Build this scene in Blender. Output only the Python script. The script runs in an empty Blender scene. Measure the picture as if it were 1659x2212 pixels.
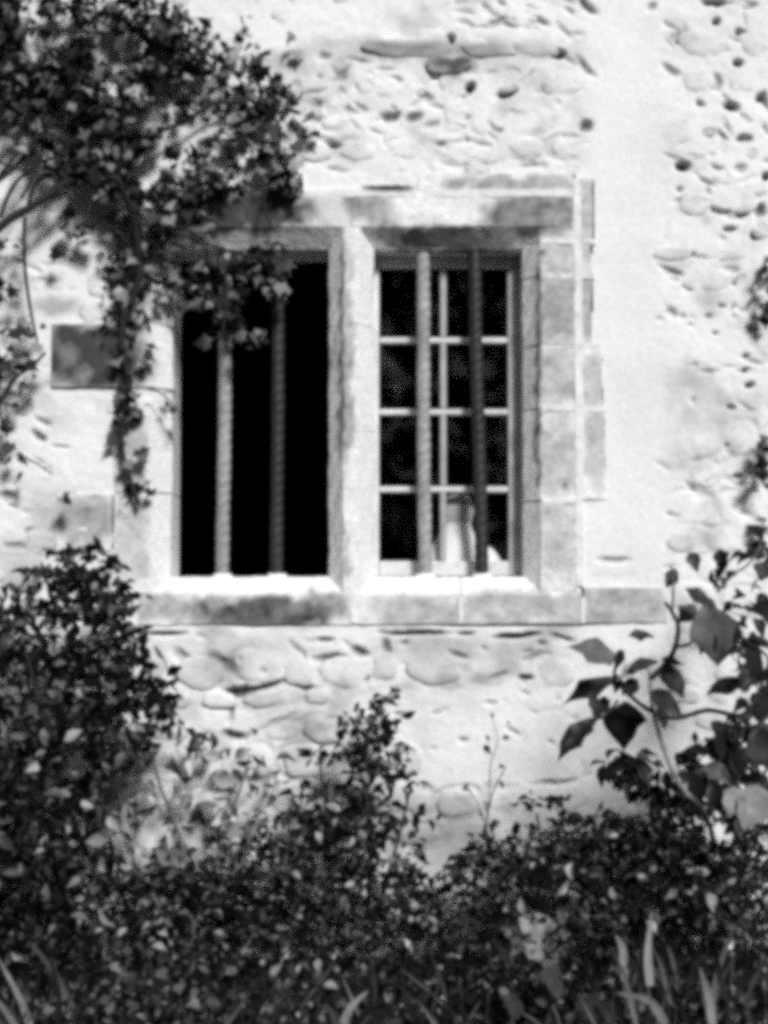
import bpy, math, random
import numpy as np
from mathutils import Vector, Matrix

random.seed(11)
RNG = np.random.default_rng(11)
SC = bpy.context.scene
COL = SC.collection
R = math.radians

# ------------------------------------------------------------------ camera, sky, sun, exposure
DIST, PITCH, ZC = 3.84, R(3.0), 1.18          # metres to the wall, upward tilt, height on the wall of the picture centre
CAMZ = ZC - DIST * math.tan(PITCH)
FPX = 3072.0                                   # focal length for a 1659 x 2212 frame (50 mm on 24 x 36)
cam_d = bpy.data.cameras.new('camera')
cam_d.sensor_fit = 'VERTICAL'; cam_d.sensor_height = 36.0; cam_d.sensor_width = 27.0
cam_d.lens = 50.0; cam_d.clip_start = 0.05; cam_d.clip_end = 500
cam = bpy.data.objects.new('camera', cam_d); COL.objects.link(cam)
cam.location = (0, -DIST, CAMZ); cam.rotation_euler = (R(90) + PITCH, 0, 0)
cam_d.dof.use_dof = True; cam_d.dof.focus_distance = 3.5; cam_d.dof.aperture_fstop = 3.4
SC.camera = cam

SUN_DIR = Vector((0.29, -0.78, 0.56)).normalized()
w = bpy.data.worlds.new('World'); SC.world = w; w.use_nodes = True
nt = w.node_tree; nt.nodes.clear()
sky = nt.nodes.new('ShaderNodeTexSky'); sky.sky_type = 'NISHITA'; sky.sun_disc = False
sky.sun_elevation = math.asin(SUN_DIR.z); sky.sun_rotation = math.atan2(SUN_DIR.x, SUN_DIR.y)
sky.air_density = 1.0; sky.dust_density = 3.0
bw = nt.nodes.new('ShaderNodeRGBToBW'); bg = nt.nodes.new('ShaderNodeBackground'); wo = nt.nodes.new('ShaderNodeOutputWorld')
bg.inputs['Strength'].default_value = 0.055
nt.links.new(sky.outputs[0], bw.inputs[0]); nt.links.new(bw.outputs[0], bg.inputs[0]); nt.links.new(bg.outputs[0], wo.inputs[0])
sd = bpy.data.lights.new('sun', 'SUN'); sd.energy = 3.4; sd.angle = R(11); sd.color = (1, 1, 1)
so = bpy.data.objects.new('sun', sd); COL.objects.link(so); so.location = (3, -4, 6)
so.rotation_euler = SUN_DIR.to_track_quat('Z', 'Y').to_euler()
SC.view_settings.view_transform = 'Standard'; SC.view_settings.look = 'None'
SC.view_settings.gamma = 1.0; SC.view_settings.use_curve_mapping = False
SC.view_settings.exposure = 0.15
SC.render.engine = 'CYCLES'
SC.cycles.use_denoising = False
SC.cycles.pixel_filter_type = 'BLACKMAN_HARRIS'; SC.cycles.filter_width = 5.6
SC.cycles.max_bounces = 8; SC.cycles.diffuse_bounces = 3; SC.cycles.glossy_bounces = 2; SC.cycles.transparent_max_bounces = 8
SC.cycles.sample_clamp_indirect = 4.0

# ------------------------------------------------------------------ helpers
CP, SP = math.cos(PITCH), math.sin(PITCH)
def P(px, py, y=0.0):
    """the point of the vertical plane at depth y seen at (px, py) of the 1659 x 2212 frame"""
    u = (px - 829.5) / FPX; v = -(py - 1106.0) / FPX
    dy = CP - v * SP; dz = SP + v * CP
    t = (y + DIST) / dy
    return Vector((u * t, y, CAMZ + dz * t))
def PN(px, py, y):
    u = (px - 829.5) / FPX; v = -(py - 1106.0) / FPX
    dy = CP - v * SP; dz = SP + v * CP
    t = (y + DIST) / dy
    return np.stack([u * t, y + 0 * t, CAMZ + dz * t], -1)
def WX(px, y=0.0): return P(px, 1106, y).x
def WZ(py, y=0.0): return P(829.5, py, y).z
def topix(x, z):
    """wall-plane point to frame position (y = 0)"""
    a, b = DIST, z - CAMZ
    f = a * CP + b * SP; h = -a * SP + b * CP
    return 829.5 + FPX * x / f, 1106.0 - FPX * h / f

def hash2(ix, iy, seed):
    h = (ix.astype(np.int64) * 374761393 + iy.astype(np.int64) * 668265263 + seed * 974711) & 0x7fffffff
    h = ((h ^ (h >> 13)) * 1274126177) & 0x7fffffff
    return ((h ^ (h >> 16)) & 0xffff) / 65535.0
def vnoise(x, y, s, seed=0):
    x = np.asarray(x, float) / s + 1000; y = np.asarray(y, float) / s + 1000
    ix = np.floor(x).astype(np.int64); iy = np.floor(y).astype(np.int64)
    fx = x - ix; fy = y - iy
    fx = fx * fx * (3 - 2 * fx); fy = fy * fy * (3 - 2 * fy)
    a = hash2(ix, iy, seed); b = hash2(ix + 1, iy, seed); c = hash2(ix, iy + 1, seed); d = hash2(ix + 1, iy + 1, seed)
    return (a * (1 - fx) + b * fx) * (1 - fy) + (c * (1 - fx) + d * fx) * fy
def fbm(x, y, s, seed=0, o=4):
    v = 0; amp = 0.5; tot = 0
    for k in range(o):
        v = v + amp * vnoise(x, y, s / 2 ** k, seed + 17 * k); tot += amp; amp *= 0.5
    return v / tot                              # 0..1

def tag(o, label=None, cat=None, group=None, kind=None):
    if label: o['label'] = label
    if cat: o['category'] = cat
    if group: o['group'] = group
    if kind: o['kind'] = kind
    return o
def empty(name, loc, label=None, cat=None, group=None):
    o = bpy.data.objects.new(name, None); COL.objects.link(o); o.location = loc; o.empty_display_size = 0.05
    return tag(o, label, cat, group)
def link(name, me, m=None, parent=None):
    o = bpy.data.objects.new(name, me); COL.objects.link(o)
    if m is not None and not me.materials: me.materials.append(m)
    if parent is not None:
        o.parent = parent
        root = parent
        off = Vector((0, 0, 0))
        while root is not None:
            off += root.location; root = root.parent
        o.location = -off                       # meshes are given in world coordinates
    return o
def mesh_np(name, v, f, smooth=True, attrs=None):
    """v (n,3), f (m,k) arrays with one face size"""
    me = bpy.data.meshes.new(name)
    v = np.ascontiguousarray(v, np.float32); f = np.ascontiguousarray(f, np.int32)
    m, k = f.shape
    me.vertices.add(len(v)); me.vertices.foreach_set('co', v.ravel())
    me.loops.add(m * k); me.loops.foreach_set('vertex_index', f.ravel())
    me.polygons.add(m)
    me.polygons.foreach_set('loop_start', np.arange(m, dtype=np.int32) * k)
    me.polygons.foreach_set('loop_total', np.full(m, k, np.int32))
    me.polygons.foreach_set('use_smooth', np.full(m, smooth))
    for an, av in (attrs or {}).items():
        at = me.attributes.new(an, 'FLOAT', 'POINT'); at.data.foreach_set('value', np.ascontiguousarray(av, np.float32))
    me.update(calc_edges=True); me.validate()
    return me
def mesh_py(name, v, f, smooth=True):
    me = bpy.data.meshes.new(name); me.from_pydata([tuple(p) for p in v], [], f)
    if smooth:
        for p in me.polygons: p.use_smooth = True
    me.update(); return me

# ------------------------------------------------------------------ materials
def new_mat(name):
    m = bpy.data.materials.new(name); m.use_nodes = True
    n = m.node_tree; b = n.nodes['Principled BSDF']
    return m, n, b
def nd(n, t, **kw):
    x = n.nodes.new(t)
    for k, v in kw.items(): setattr(x, k, v)
    return x
def mth(n, op, a, b=None, c=None, clamp=False):
    x = n.nodes.new('ShaderNodeMath'); x.operation = op; x.use_clamp = clamp
    for i, s in enumerate((a, b, c)):
        if s is None: continue
        if isinstance(s, (int, float)): x.inputs[i].default_value = s
        else: n.links.new(s, x.inputs[i])
    return x.outputs[0]
def noise(n, scale, detail=5, rough=0.6, coord='Object'):
    tc = n.nodes.new('ShaderNodeTexCoord'); t = n.nodes.new('ShaderNodeTexNoise')
    t.inputs['Scale'].default_value = scale; t.inputs['Detail'].default_value = detail; t.inputs['Roughness'].default_value = rough
    n.links.new(tc.outputs[coord], t.inputs['Vector']); return t.outputs['Fac']
def grey(n, val, b):
    c = n.nodes.new('ShaderNodeCombineColor')
    for i in range(3): n.links.new(val, c.inputs[i])
    n.links.new(c.outputs[0], b.inputs['Base Color'])
def bump(n, h, b, strength, dist):
    bp = n.nodes.new('ShaderNodeBump'); bp.inputs['Strength'].default_value = strength; bp.inputs['Distance'].default_value = dist
    n.links.new(h, bp.inputs['Height']); n.links.new(bp.outputs[0], b.inputs['Normal'])

def stone_mat(name, pale, dark, rnd=0.0, bstr=0.5, bdist=0.004, grain=.4):
    """lime-smeared stone: attribute grime (0 lime .. 1 bare stone, or painted groove shade) and soil (pits)"""
    m, n, b = new_mat(name)
    g = nd(n, 'ShaderNodeAttribute', attribute_name='grime_shade').outputs['Fac']
    s = nd(n, 'ShaderNodeAttribute', attribute_name='soil').outputs['Fac']
    n1 = noise(n, 9, 6, 0.65); n2 = noise(n, 70, 4, 0.6); n3 = noise(n, 2.2, 3)
    gg = mth(n, 'ADD', g, mth(n, 'MULTIPLY', mth(n, 'SUBTRACT', n1, 0.5), mth(n, 'MULTIPLY', g, 0.9)), clamp=True)
    v = mth(n, 'MULTIPLY_ADD', gg, dark - pale, pale)
    v = mth(n, 'MULTIPLY', v, mth(n, 'MULTIPLY_ADD', mth(n, 'SUBTRACT', n2, 0.5), grain, 1.0))
    v = mth(n, 'MULTIPLY', v, mth(n, 'MULTIPLY_ADD', mth(n, 'SUBTRACT', n3, 0.5), 0.30, 1.0))
    if rnd:
        oi = n.nodes.new('ShaderNodeObjectInfo').outputs['Random']
        v = mth(n, 'MULTIPLY', v, mth(n, 'MULTIPLY_ADD', oi, -rnd, 1.0))
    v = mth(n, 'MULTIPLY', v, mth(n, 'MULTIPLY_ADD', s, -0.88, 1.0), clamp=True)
    grey(n, v, b); b.inputs['Roughness'].default_value = 0.93
    b.inputs['Specular IOR Level'].default_value = 0.2
    bump(n, mth(n, 'ADD', n2, mth(n, 'MULTIPLY', n1, 0.8)), b, bstr, bdist)
    return m
def plain_mat(name, val, var=0.25, scale=30, rough=0.7, bs=0.2, spec=0.4):
    m, n, b = new_mat(name)
    t = noise(n, scale, 5); t2 = noise(n, scale * 0.16, 3)
    v = mth(n, 'MULTIPLY', mth(n, 'MULTIPLY_ADD', mth(n, 'SUBTRACT', t, 0.5), var * 2, 1.0), val)
    v = mth(n, 'MULTIPLY', v, mth(n, 'MULTIPLY_ADD', mth(n, 'SUBTRACT', t2, 0.5), var * 1.6, 1.0), clamp=True)
    grey(n, v, b); b.inputs['Roughness'].default_value = rough; b.inputs['Specular IOR Level'].default_value = spec
    if bs: bump(n, t, b, bs, 0.004)
    return m
def leaf_mat(name, lo, hi, power=2.2, rough=0.42, trans=0.12):
    m, n, b = new_mat(name)
    oi = n.nodes.new('ShaderNodeObjectInfo').outputs['Random']
    ge = n.nodes.new('ShaderNodeNewGeometry').outputs['Random Per Island']
    r = mth(n, 'FRACT', mth(n, 'ADD', mth(n, 'MULTIPLY', oi, 7.13), ge))
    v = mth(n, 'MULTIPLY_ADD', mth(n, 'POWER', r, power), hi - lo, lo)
    t = noise(n, 26, 4) if rough != 0.45 else noise(n, 60, 5, .75)
    v = mth(n, 'MULTIPLY', v, mth(n, 'MULTIPLY_ADD', mth(n, 'SUBTRACT', t, 0.5), 1.8, 1.0), clamp=True)
    grey(n, v, b); b.inputs['Roughness'].default_value = rough; b.inputs['Specular IOR Level'].default_value = 0.15
    return m

M_MORTAR = stone_mat('lime_mortar', 0.76, 0.10)
M_STONE = stone_mat('rubble_stone', 0.74, 0.10, rnd=0.16, bstr=0.6)
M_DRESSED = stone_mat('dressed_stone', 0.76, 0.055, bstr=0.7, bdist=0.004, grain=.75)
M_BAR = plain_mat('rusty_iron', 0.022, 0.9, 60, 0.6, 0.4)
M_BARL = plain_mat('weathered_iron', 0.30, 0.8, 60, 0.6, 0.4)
M_PAINT = plain_mat('worn_white_paint', 0.60, 0.35, 40, 0.6, 0.2)
M_MUNT = plain_mat('grey_worn_paint', 0.36, 0.5, 30, 0.7, 0.3)
M_WOOD = plain_mat('weathered_wood', 0.5, 0.5, 25, 0.8, 0.4)
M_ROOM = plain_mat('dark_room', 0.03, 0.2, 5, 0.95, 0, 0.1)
M_SOIL = plain_mat('soil', 0.045, 0.5, 20, 0.95, 0.6, 0.2)
M_PALE = plain_mat('glazed_white', 0.82, 0.1, 20, 0.4, 0.0)
M_HEAD = plain_mat('grey_glaze', 0.45, 0.2, 20, 0.5, 0.0)
M_BARK = plain_mat('bark', 0.02, 0.5, 60, 0.85, 0.4, 0.3)
M_STEM = plain_mat('green_stem', 0.08, 0.4, 40, 0.6, 0.2)
M_STEMP = plain_mat('pale_stem', 0.22, 0.4, 40, 0.6, 0.2)
M_ROCK = plain_mat('lichen_rock', 0.19, 0.9, 40, 0.95, 1.0, 0.2)
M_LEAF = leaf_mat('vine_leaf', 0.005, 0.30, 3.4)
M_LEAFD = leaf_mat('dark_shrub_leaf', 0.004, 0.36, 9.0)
M_LEAFP = leaf_mat('pale_leaf', 0.02, 0.55, 1.8, 0.5)
M_LEAFB = leaf_mat('broad_leaf', 0.006, 0.032, 1.4, 0.45)
M_GRASS = leaf_mat('blade_leaf', 0.010, 0.15, 3.5, 0.5)
M_GLASS = bpy.data.materials.new('window_glass'); M_GLASS.use_nodes = True
n = M_GLASS.node_tree; n.nodes.clear()
fr = nd(n, 'ShaderNodeFresnel'); fr.inputs[0].default_value = 1.33
tr = nd(n, 'ShaderNodeBsdfTransparent'); tr.inputs[0].default_value = (0.97, 0.97, 0.97, 1)
gl = nd(n, 'ShaderNodeBsdfGlossy'); gl.inputs['Roughness'].default_value = 0.03
mx = nd(n, 'ShaderNodeMixShader'); ou = nd(n, 'ShaderNodeOutputMaterial')
n.links.new(fr.outputs[0], mx.inputs[0]); n.links.new(tr.outputs[0], mx.inputs[1]); n.links.new(gl.outputs[0], mx.inputs[2]); n.links.new(mx.outputs[0], ou.inputs[0])

# ------------------------------------------------------------------ stains, pits and painted groove shade, in frame positions
# cx, cy, half-width, half-height, angle (degrees, clockwise in the picture), depth/strength 0..1
PITS = [
 (1013,190,11,9,0,1),(1097,200,18,7,-15,1),(1109,156,10,5,15,.9),(1209,115,13,8,5,1),(1064,107,24,7,5,.8),(974,82,10,8,0,.9),
 (842,250,20,9,0,.7),(894,252,15,8,-20,.6),(857,312,14,9,0,.5),(952,311,10,5,0,.4),(1042,314,16,4,8,.5),(932,270,15,7,-20,.35),
 (1149,355,24,4,-4,.5),(1267,270,12,10,0,.7),(1264,145,28,6,50,.4),(1267,12,25,7,45,.6),(1409,15,8,9,0,.45),(1542,5,24,7,8,.8),
 (1547,47,9,7,0,.8),(1599,70,10,8,20,.6),(1474,80,15,12,0,.35),(1594,136,11,7,10,.9),(1449,150,20,6,30,.4),(1499,172,9,6,10,.6),
 (1549,178,11,15,0,.5),(1514,225,10,5,40,.6),(1579,230,17,8,22,1),(1649,220,10,18,-25,1),(1532,288,11,7,0,1),(1607,299,13,8,15,.8),
 (1624,334,7,8,20,.8),(1474,357,14,9,0,1),(1654,380,8,7,0,.9),(1599,367,10,9,0,.45),(1554,455,24,4,10,.7),(1602,460,13,6,-5,.8),
 (1642,452,10,13,0,.7),(1577,494,13,5,0,.8),(1632,507,11,7,28,.9),(1487,547,13,6,25,.7),(1454,585,28,4,20,.5),(1429,552,5,6,0,.5),
 (1594,607,13,5,-40,.7),(710,312,25,5,3,.6),(790,185,12,7,30,.6),(760,240,22,6,5,.35),(735,165,10,9,0,.4),(690,225,15,6,10,.4),
 (840,175,16,6,30,.6),(838,410,46,6,1,.95),(700,120,12,8,0,.4),(920,210,16,7,25,.4),(1000,255,14,5,10,.35),(1120,250,12,5,-10,.3),(1180,195,12,5,35,.35),
 (1610,770,7,4,0,.7),(1612,800,8,5,0,.8),(1620,832,8,6,0,.8),(1480,615,6,4,0,.5),(1520,1065,18,12,0,.22),(1595,1030,12,5,0,.6),
 (1220,1048,7,8,0,.9),(1325,1210,30,6,0,.4),(1555,1210,13,10,0,.5),(1645,965,6,10,0,.8),(1490,700,7,4,20,.3),(1545,720,7,4,20,.4),
 (1580,880,8,5,10,.5),(1500,790,6,4,0,.35),(1630,690,6,6,0,.5),(1560,660,9,4,15,.4),(1425,690,10,4,0,.25),(1575,960,7,4,0,.4),
 (1180,785,4,4,0,.5),(1172,548,8,9,30,.9),
 (55,890,13,7,-30,.6),(85,942,16,7,30,.6),(60,1150,9,6,0,.6),(130,965,20,4,5,.3),(100,1015,8,6,0,.4),(30,1180,20,6,0,.35),(15,1070,18,9,0,.6),
 (345,1423,22,4,65,.8),(400,1428,30,11,42,.5),(480,1432,36,12,30,.35),(515,1495,28,11,-4,1),(565,1484,45,5,-13,.9),(657,1485,26,8,20,.7),
 (710,1424,30,9,0,.6),(777,1410,19,8,25,.7),(702,1382,18,4,0,.6),(655,1423,3,15,0,.5),(350,1368,44,4,1,.8),(835,1400,8,18,-15,.6),
 (895,1367,62,4,0,1),(1005,1368,18,3,3,.7),(1115,1374,42,5,-3,1),(1215,1378,24,3,16,.7),(1135,1463,15,5,0,.9),(505,1588,22,7,15,.8),
 (560,1350,60,3,0,.4),(1100,1349,150,3,0,.55),(500,1540,5,24,10,.5),(1060,1520,12,4,0,.3),(990,1415,20,5,20,.4),(1150,1420,20,6,-15,.35),
 (900,1440,26,5,10,.3),(1000,1600,9,5,0,.4),(600,1560,40,6,-25,.3),(700,1560,26,5,-15,.3),(1200,1690,40,5,-6,.45),(1100,1700,40,4,-5,.3),
]
_pr = random.Random(5)
for _k in range(230):
    _z = _pr.choice(((650, 1250, 130, 372), (650, 1250, 150, 372), (1445, 1659, 0, 620), (1445, 1659, 0, 760), (1430, 1659, 620, 1230), (310, 1250, 1375, 1480), (560, 1250, 1480, 1720), (0, 110, 480, 1180), (980, 1250, 0, 90)))
    PITS.append((_pr.uniform(_z[0], _z[1]), _pr.uniform(_z[2], _z[3]), _pr.uniform(5, 22), _pr.uniform(2.5, 5.5), _pr.gauss(18, 28), _pr.choice((.18, .22, .28, .32, .42))))
STAIN = [  # bare grey stone showing through the lime
 (880,108,110,22,0,.75),(1010,105,120,20,3,.6),(730,95,60,16,0,.35),(975,140,52,20,0,1),(1085,150,50,25,20,.3),(1180,110,40,22,0,.3),
 (120,662,48,18,0,.5),(700,425,0,0,0,0),(1045,1465,42,14,0,.55),(972,1467,28,10,0,.35),(950,1395,120,28,0,.45),(1120,1405,90,30,0,.4),(540,1395,140,22,0,.25),
 (1480,80,30,20,0,.3),(1560,100,90,120,0,.08),
 (40,1195,60,25,0,.35),(930,1780,110,70,0,.45),(980,1760,45,14,0,.3),(1010,1800,45,45,0,.35),(1270,1610,120,90,0,.25),(1400,1580,150,60,0,.25),(620,1540,110,50,-15,.2),
 (1330,1740,150,60,0,.4),(380,1620,60,60,0,.2),
]
DRESS = [
 (510,458,165,46,0,1.1),(700,465,45,30,0,.25),(795,452,60,36,25,.62),(1150,466,100,46,0,.78),(960,514,110,26,0,.95),(850,505,50,25,20,.8),(1080,500,60,25,0,.6),
 (1100,400,150,18,0,.55),(1268,470,26,95,0,.45),(1205,480,45,42,0,.5),(1210,565,40,40,0,.4),(1205,665,48,78,0,.62),(1270,660,26,70,0,.55),(1205,815,46,62,0,.45),(1280,820,26,55,0,.42),
 (1205,985,44,90,0,.4),(1290,960,24,90,0,.40),(1205,1160,44,90,0,.35),
 (350,1315,70,32,0,.5),(470,1330,60,36,0,.62),(585,1328,150,36,-3,.95),(700,1305,55,26,0,.6),(920,1318,120,34,0,.42),(1110,1312,110,36,0,.45),(1220,1320,40,40,0,.4),(1345,1310,100,55,0,.48),
 (1163,800,6,290,0,.85),(738,760,5,250,0,.8),(748,880,14,130,0,.6),(752,690,12,160,0,.5),(745,1190,12,60,0,.45),  # first two: dark lines painted for a shadowed, dirty groove on jamb and mullion
 (205,768,116,78,0,1.06),(185,1125,62,62,0,.55),(285,590,50,110,0,.8),(275,950,38,120,0,.5),(285,1160,40,90,0,.32),
]
def blobs(lst, px, py, warp=7.0, soft=0.35):
    wx = (fbm(px, py, 28, 5, 3) - .5) * 2 * warp; wy = (fbm(px, py, 28, 55, 3) - .5) * 2 * warp
    out = np.zeros(np.shape(px))
    for cx, cy, a, b, ang, s in lst:
        if a <= 0: continue
        k = (np.abs(px - cx) < a + b + 40) & (np.abs(py - cy) < a + b + 40)
        if not k.any(): continue
        ca, sa = math.cos(R(ang)), math.sin(R(ang))
        sc = min(1.0, min(a, b) / 9.0)
        dx = px[k] + wx[k] * sc - cx; dy = py[k] + wy[k] * sc - cy
        u = (dx * ca + dy * sa) / a; v = (-dx * sa + dy * ca) / b
        p = 2.6
        d = (np.abs(u) ** p + np.abs(v) ** p) ** (1 / p)
        out[k] = np.maximum(out[k], s * np.clip((1 + soft - d) / (2 * soft), 0, 1))
    return out

# ------------------------------------------------------------------ wall: mortar face and rubble stones
wall = empty('house_wall', (0, 0, 0), 'old rubble stone house wall smeared with pale lime mortar, full of dark pits', 'wall')
H0, H1, V0, V1 = 330, 1240, 418, 1345       # frame limits of the dressed window
DRESSED_RECTS = [(248, 1246, 488, 1284), (110, 330, 699, 838), (124, 330, 1066, 1190), (218, 250, 610, 697), (333, 1246, 417, 490), (302, 1256, 1280, 1348), (1250, 1440, 1268, 1346),
    (905, 1246, 376, 420), (400, 655, 372, 420), (1240, 1287, 385, 522), (1240, 1281, 518, 598), (1240, 1284, 594, 744), (1240, 1304, 744, 880), (1240, 1311, 880, 1082)]
def spaced(lo, hi, step, far0, far1, coarse):
    a = np.arange(lo, hi + 1e-6, step)
    l = lo - coarse * np.arange(1, int((lo - far0) / coarse) + 1)[::-1]; r = hi + coarse * np.arange(1, int((far1 - hi) / coarse) + 1)
    return np.concatenate([l, a, r])
gx = spaced(-1.22, 1.22, 0.005, -3.2, 3.2, 0.06)
gz = spaced(-0.10, 2.70, 0.005, -0.2, 3.6, 0.06)
GX, GZ = np.meshgrid(gx, gz)
PX, PY = topix(GX, GZ)
# rubble layout, used both for the mortar relief and the stones
def smooth_zone(px, py):
    return ((1255 < px < 1440 and py < 1230) or (780 < px < 985 and py < 78) or (900 < px < 1170 and 1500 < py < 1690))
def in_surround(px, py, a=0, b=0):
    return (px + a > 255 and px - a < 1300 and py + b > 385 and py - b < 1350)
stones = []
z = -0.05
while z < 2.75:
    hgt = random.uniform(0.055, 0.105)
    x = -1.35 + random.uniform(0, .1)
    while x < 1.35:
        wd = random.uniform(0.07, 0.19)
        cx, cz = x + wd / 2, z + hgt / 2 + random.uniform(-.014, .014)
        px, py = topix(cx, cz)
        if not in_surround(px, py, wd * 330, hgt * 330) and not smooth_zone(px, py):
            stones.append((cx, cz, wd / 2 - 0.007, hgt / 2 - 0.005, random.uniform(-.16, .16), random.random()))
        x += wd
    z += hgt
pit = blobs(PITS, PX, PY, 6.0, 0.45)
def mottle(x, z, px, py):
    q_ = np.clip((fbm(x, z, .11, 301, 5) - .53) * 4, 0, 1) * .40 * np.clip((np.abs(px - 1350) - 70) / 60, .15, 1)
    q_ *= np.where(py > 1345, 1.25, 1) * np.where((px > 860) & (px < 1200) & (py > 1490) & (py < 1720), .25, 1)
    return q_
stn = np.maximum(blobs(STAIN, PX, PY, 16.0, 0.5), mottle(GX, GZ, PX, PY))
relief = (fbm(GX, GZ, 0.16, 3, 5) - .5) * 0.013 + (fbm(GX, GZ, 0.03, 9, 3) - .5) * 0.004
gap = np.full(GX.shape, 9.0)
for cx, cz, a, b, rot, q in stones:
    k = (np.abs(GX - cx) < a + .03) & (np.abs(GZ - cz) < b + .03)
    dx, dz = GX[k] - cx, GZ[k] - cz
    u = (dx * math.cos(rot) + dz * math.sin(rot)) / a; v = (-dx * math.sin(rot) + dz * math.cos(rot)) / b
    d = (np.abs(u) ** 2.7 + np.abs(v) ** 2.7) ** (1 / 2.7)
    gap[k] = np.minimum(gap[k], np.abs(d - 1.06) * min(a, b))
raked = np.clip(1 - gap / 0.009, 0, 1) * np.clip((fbm(GX, GZ, 0.22, 31, 4) - .52) * 5, 0, 1)   # joints washed out here and there
calm = np.clip((np.abs(PX - 1350) - 70) / 40, 0, 1)
calm = np.where(PY > 1240, 1, calm)
relief = relief * (0.3 + 0.7 * calm)
near_win = np.zeros(GX.shape)
for x0, x1, y0, y1 in DRESSED_RECTS:
    dd = np.maximum(np.maximum(x0 - PX, PX - x1), np.maximum(y0 - PY, PY - y1)); near_win = np.maximum(near_win, np.clip(1 - dd / 18, 0, 1))
relief = relief * (1 - .85 * near_win)
raked = raked * calm
Y = -(relief) + raked * 0.008 + pit * 0.034
far = (np.abs(GX) > 1.25) | (GZ > 2.72)
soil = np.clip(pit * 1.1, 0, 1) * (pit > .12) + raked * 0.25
v = np.stack([GX, Y, GZ], -1).reshape(-1, 3)
ny, nx = GX.shape
idx = np.arange(nx * ny).reshape(ny, nx)
q = np.stack([idx[:-1, :-1], idx[:-1, 1:], idx[1:, 1:], idx[1:, :-1]], -1).reshape(-1, 4)
qx = (GX[:-1, :-1] + 0.0025).ravel(); qz = (GZ[:-1, :-1] + 0.0025).ravel()
cut = np.zeros(len(q), bool)
qpx, qpy = topix(qx, qz)
lap = (fbm(qx, qz, .05, 41, 3) - .5) * 9
for x0, x1, y0, y1 in DRESSED_RECTS:
    cut |= (qpx > x0 + 3 + lap) & (qpx < x1 - 3 - lap) & (qpy > y0 + 3 + lap) & (qpy < y1 - 3 - lap)
q = q[~cut]
me = mesh_np('mortar_face', v, q, True, {'grime_shade': stn.ravel(), 'soil': np.clip(soil, 0, 1).ravel()})
link('mortar_face', me, M_MORTAR, wall)

def stone_mesh(cx, cz, a, b, rot, top, seg=18, name='stone', y0=0.02):
    V = []; F = []
    rnd = [random.uniform(.72, 1.10) for _ in range(seg)]
    rnd = [(rnd[i - 1] + rnd[i] * 3 + rnd[(i + 1) % seg]) / 5 for i in range(seg)]
    rings = ((1.0, y0), (0.99, .004 - top), (0.86, -top * .9), (0.42, -top))
    tx, tz = random.uniform(-.05, .05), random.uniform(-.05, .05)
    for s, y in rings:
        for i in range(seg):
            t = 2 * math.pi * i / seg
            c, d = math.cos(t), math.sin(t)
            e = 2 / 2.3
            u = math.copysign(abs(c) ** e, c) * a * s * rnd[i]; w_ = math.copysign(abs(d) ** e, d) * b * s * rnd[i]
            yy = y + (u * tx + w_ * tz + random.uniform(-.0016, .0016) if s < 1 else 0)
            V.append((cx + u * math.cos(rot) - w_ * math.sin(rot), yy, cz + u * math.sin(rot) + w_ * math.cos(rot)))
    V.append((cx, -top * 1.02, cz))
    for r in range(3):
        for i in range(seg):
            j = (i + 1) % seg
            F.append((r * seg + i, r * seg + j, (r + 1) * seg + j, (r + 1) * seg + i))
    for i in range(seg): F.append((3 * seg + i, 3 * seg + (i + 1) % seg, 4 * seg))
    me = mesh_py(name, V, F)
    va = np.array(V); px, py = topix(va[:, 0], va[:, 2])
    g = np.maximum(blobs(STAIN, px, py, 16, .5), mottle(va[:, 0], va[:, 2], px, py))
    at = me.attributes.new('grime_shade', 'FLOAT', 'POINT'); at.data.foreach_set('value', g.astype(np.float32))
    return me
cand = [s for s in stones]
random.shuffle(cand)
keep = []
for s in cand:
    px, py = topix(s[0], s[1])
    pit_here = float(blobs(PITS, np.array([px]), np.array([py]), 0, .6)[0])
    if pit_here > .3 or abs(s[0]) > 1.12 or len(keep) >= 290: continue
    keep.append(s)
for (cx, cz, a, b, rot, qv) in keep:
    px, py = topix(cx, cz)
    top = random.uniform(-0.003, 0.0022) if py < 1340 else random.uniform(-0.003, 0.0052)
    if 1360 < py < 1640 and px < 960: top = random.uniform(.002, .0095)
    if px > 1300 and py < 1200: top = random.uniform(-0.005, 0.0012)
    link('stone', stone_mesh(cx, cz, a, b, rot, top), M_STONE, wall)
# two long dark stones over the window
for x0, x1, y0, y1, tp in ((775, 985, 80, 128, .008), (990, 1125, 86, 126, .006), (915, 1028, 120, 162, .012)):
    A, B = P(x0, y1), P(x1, y0)
    link('stone', stone_mesh((A.x + B.x) / 2, (A.z + B.z) / 2, (B.x - A.x) / 2, (B.z - A.z) / 2, 0, tp, 28), M_STONE, wall)

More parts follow.
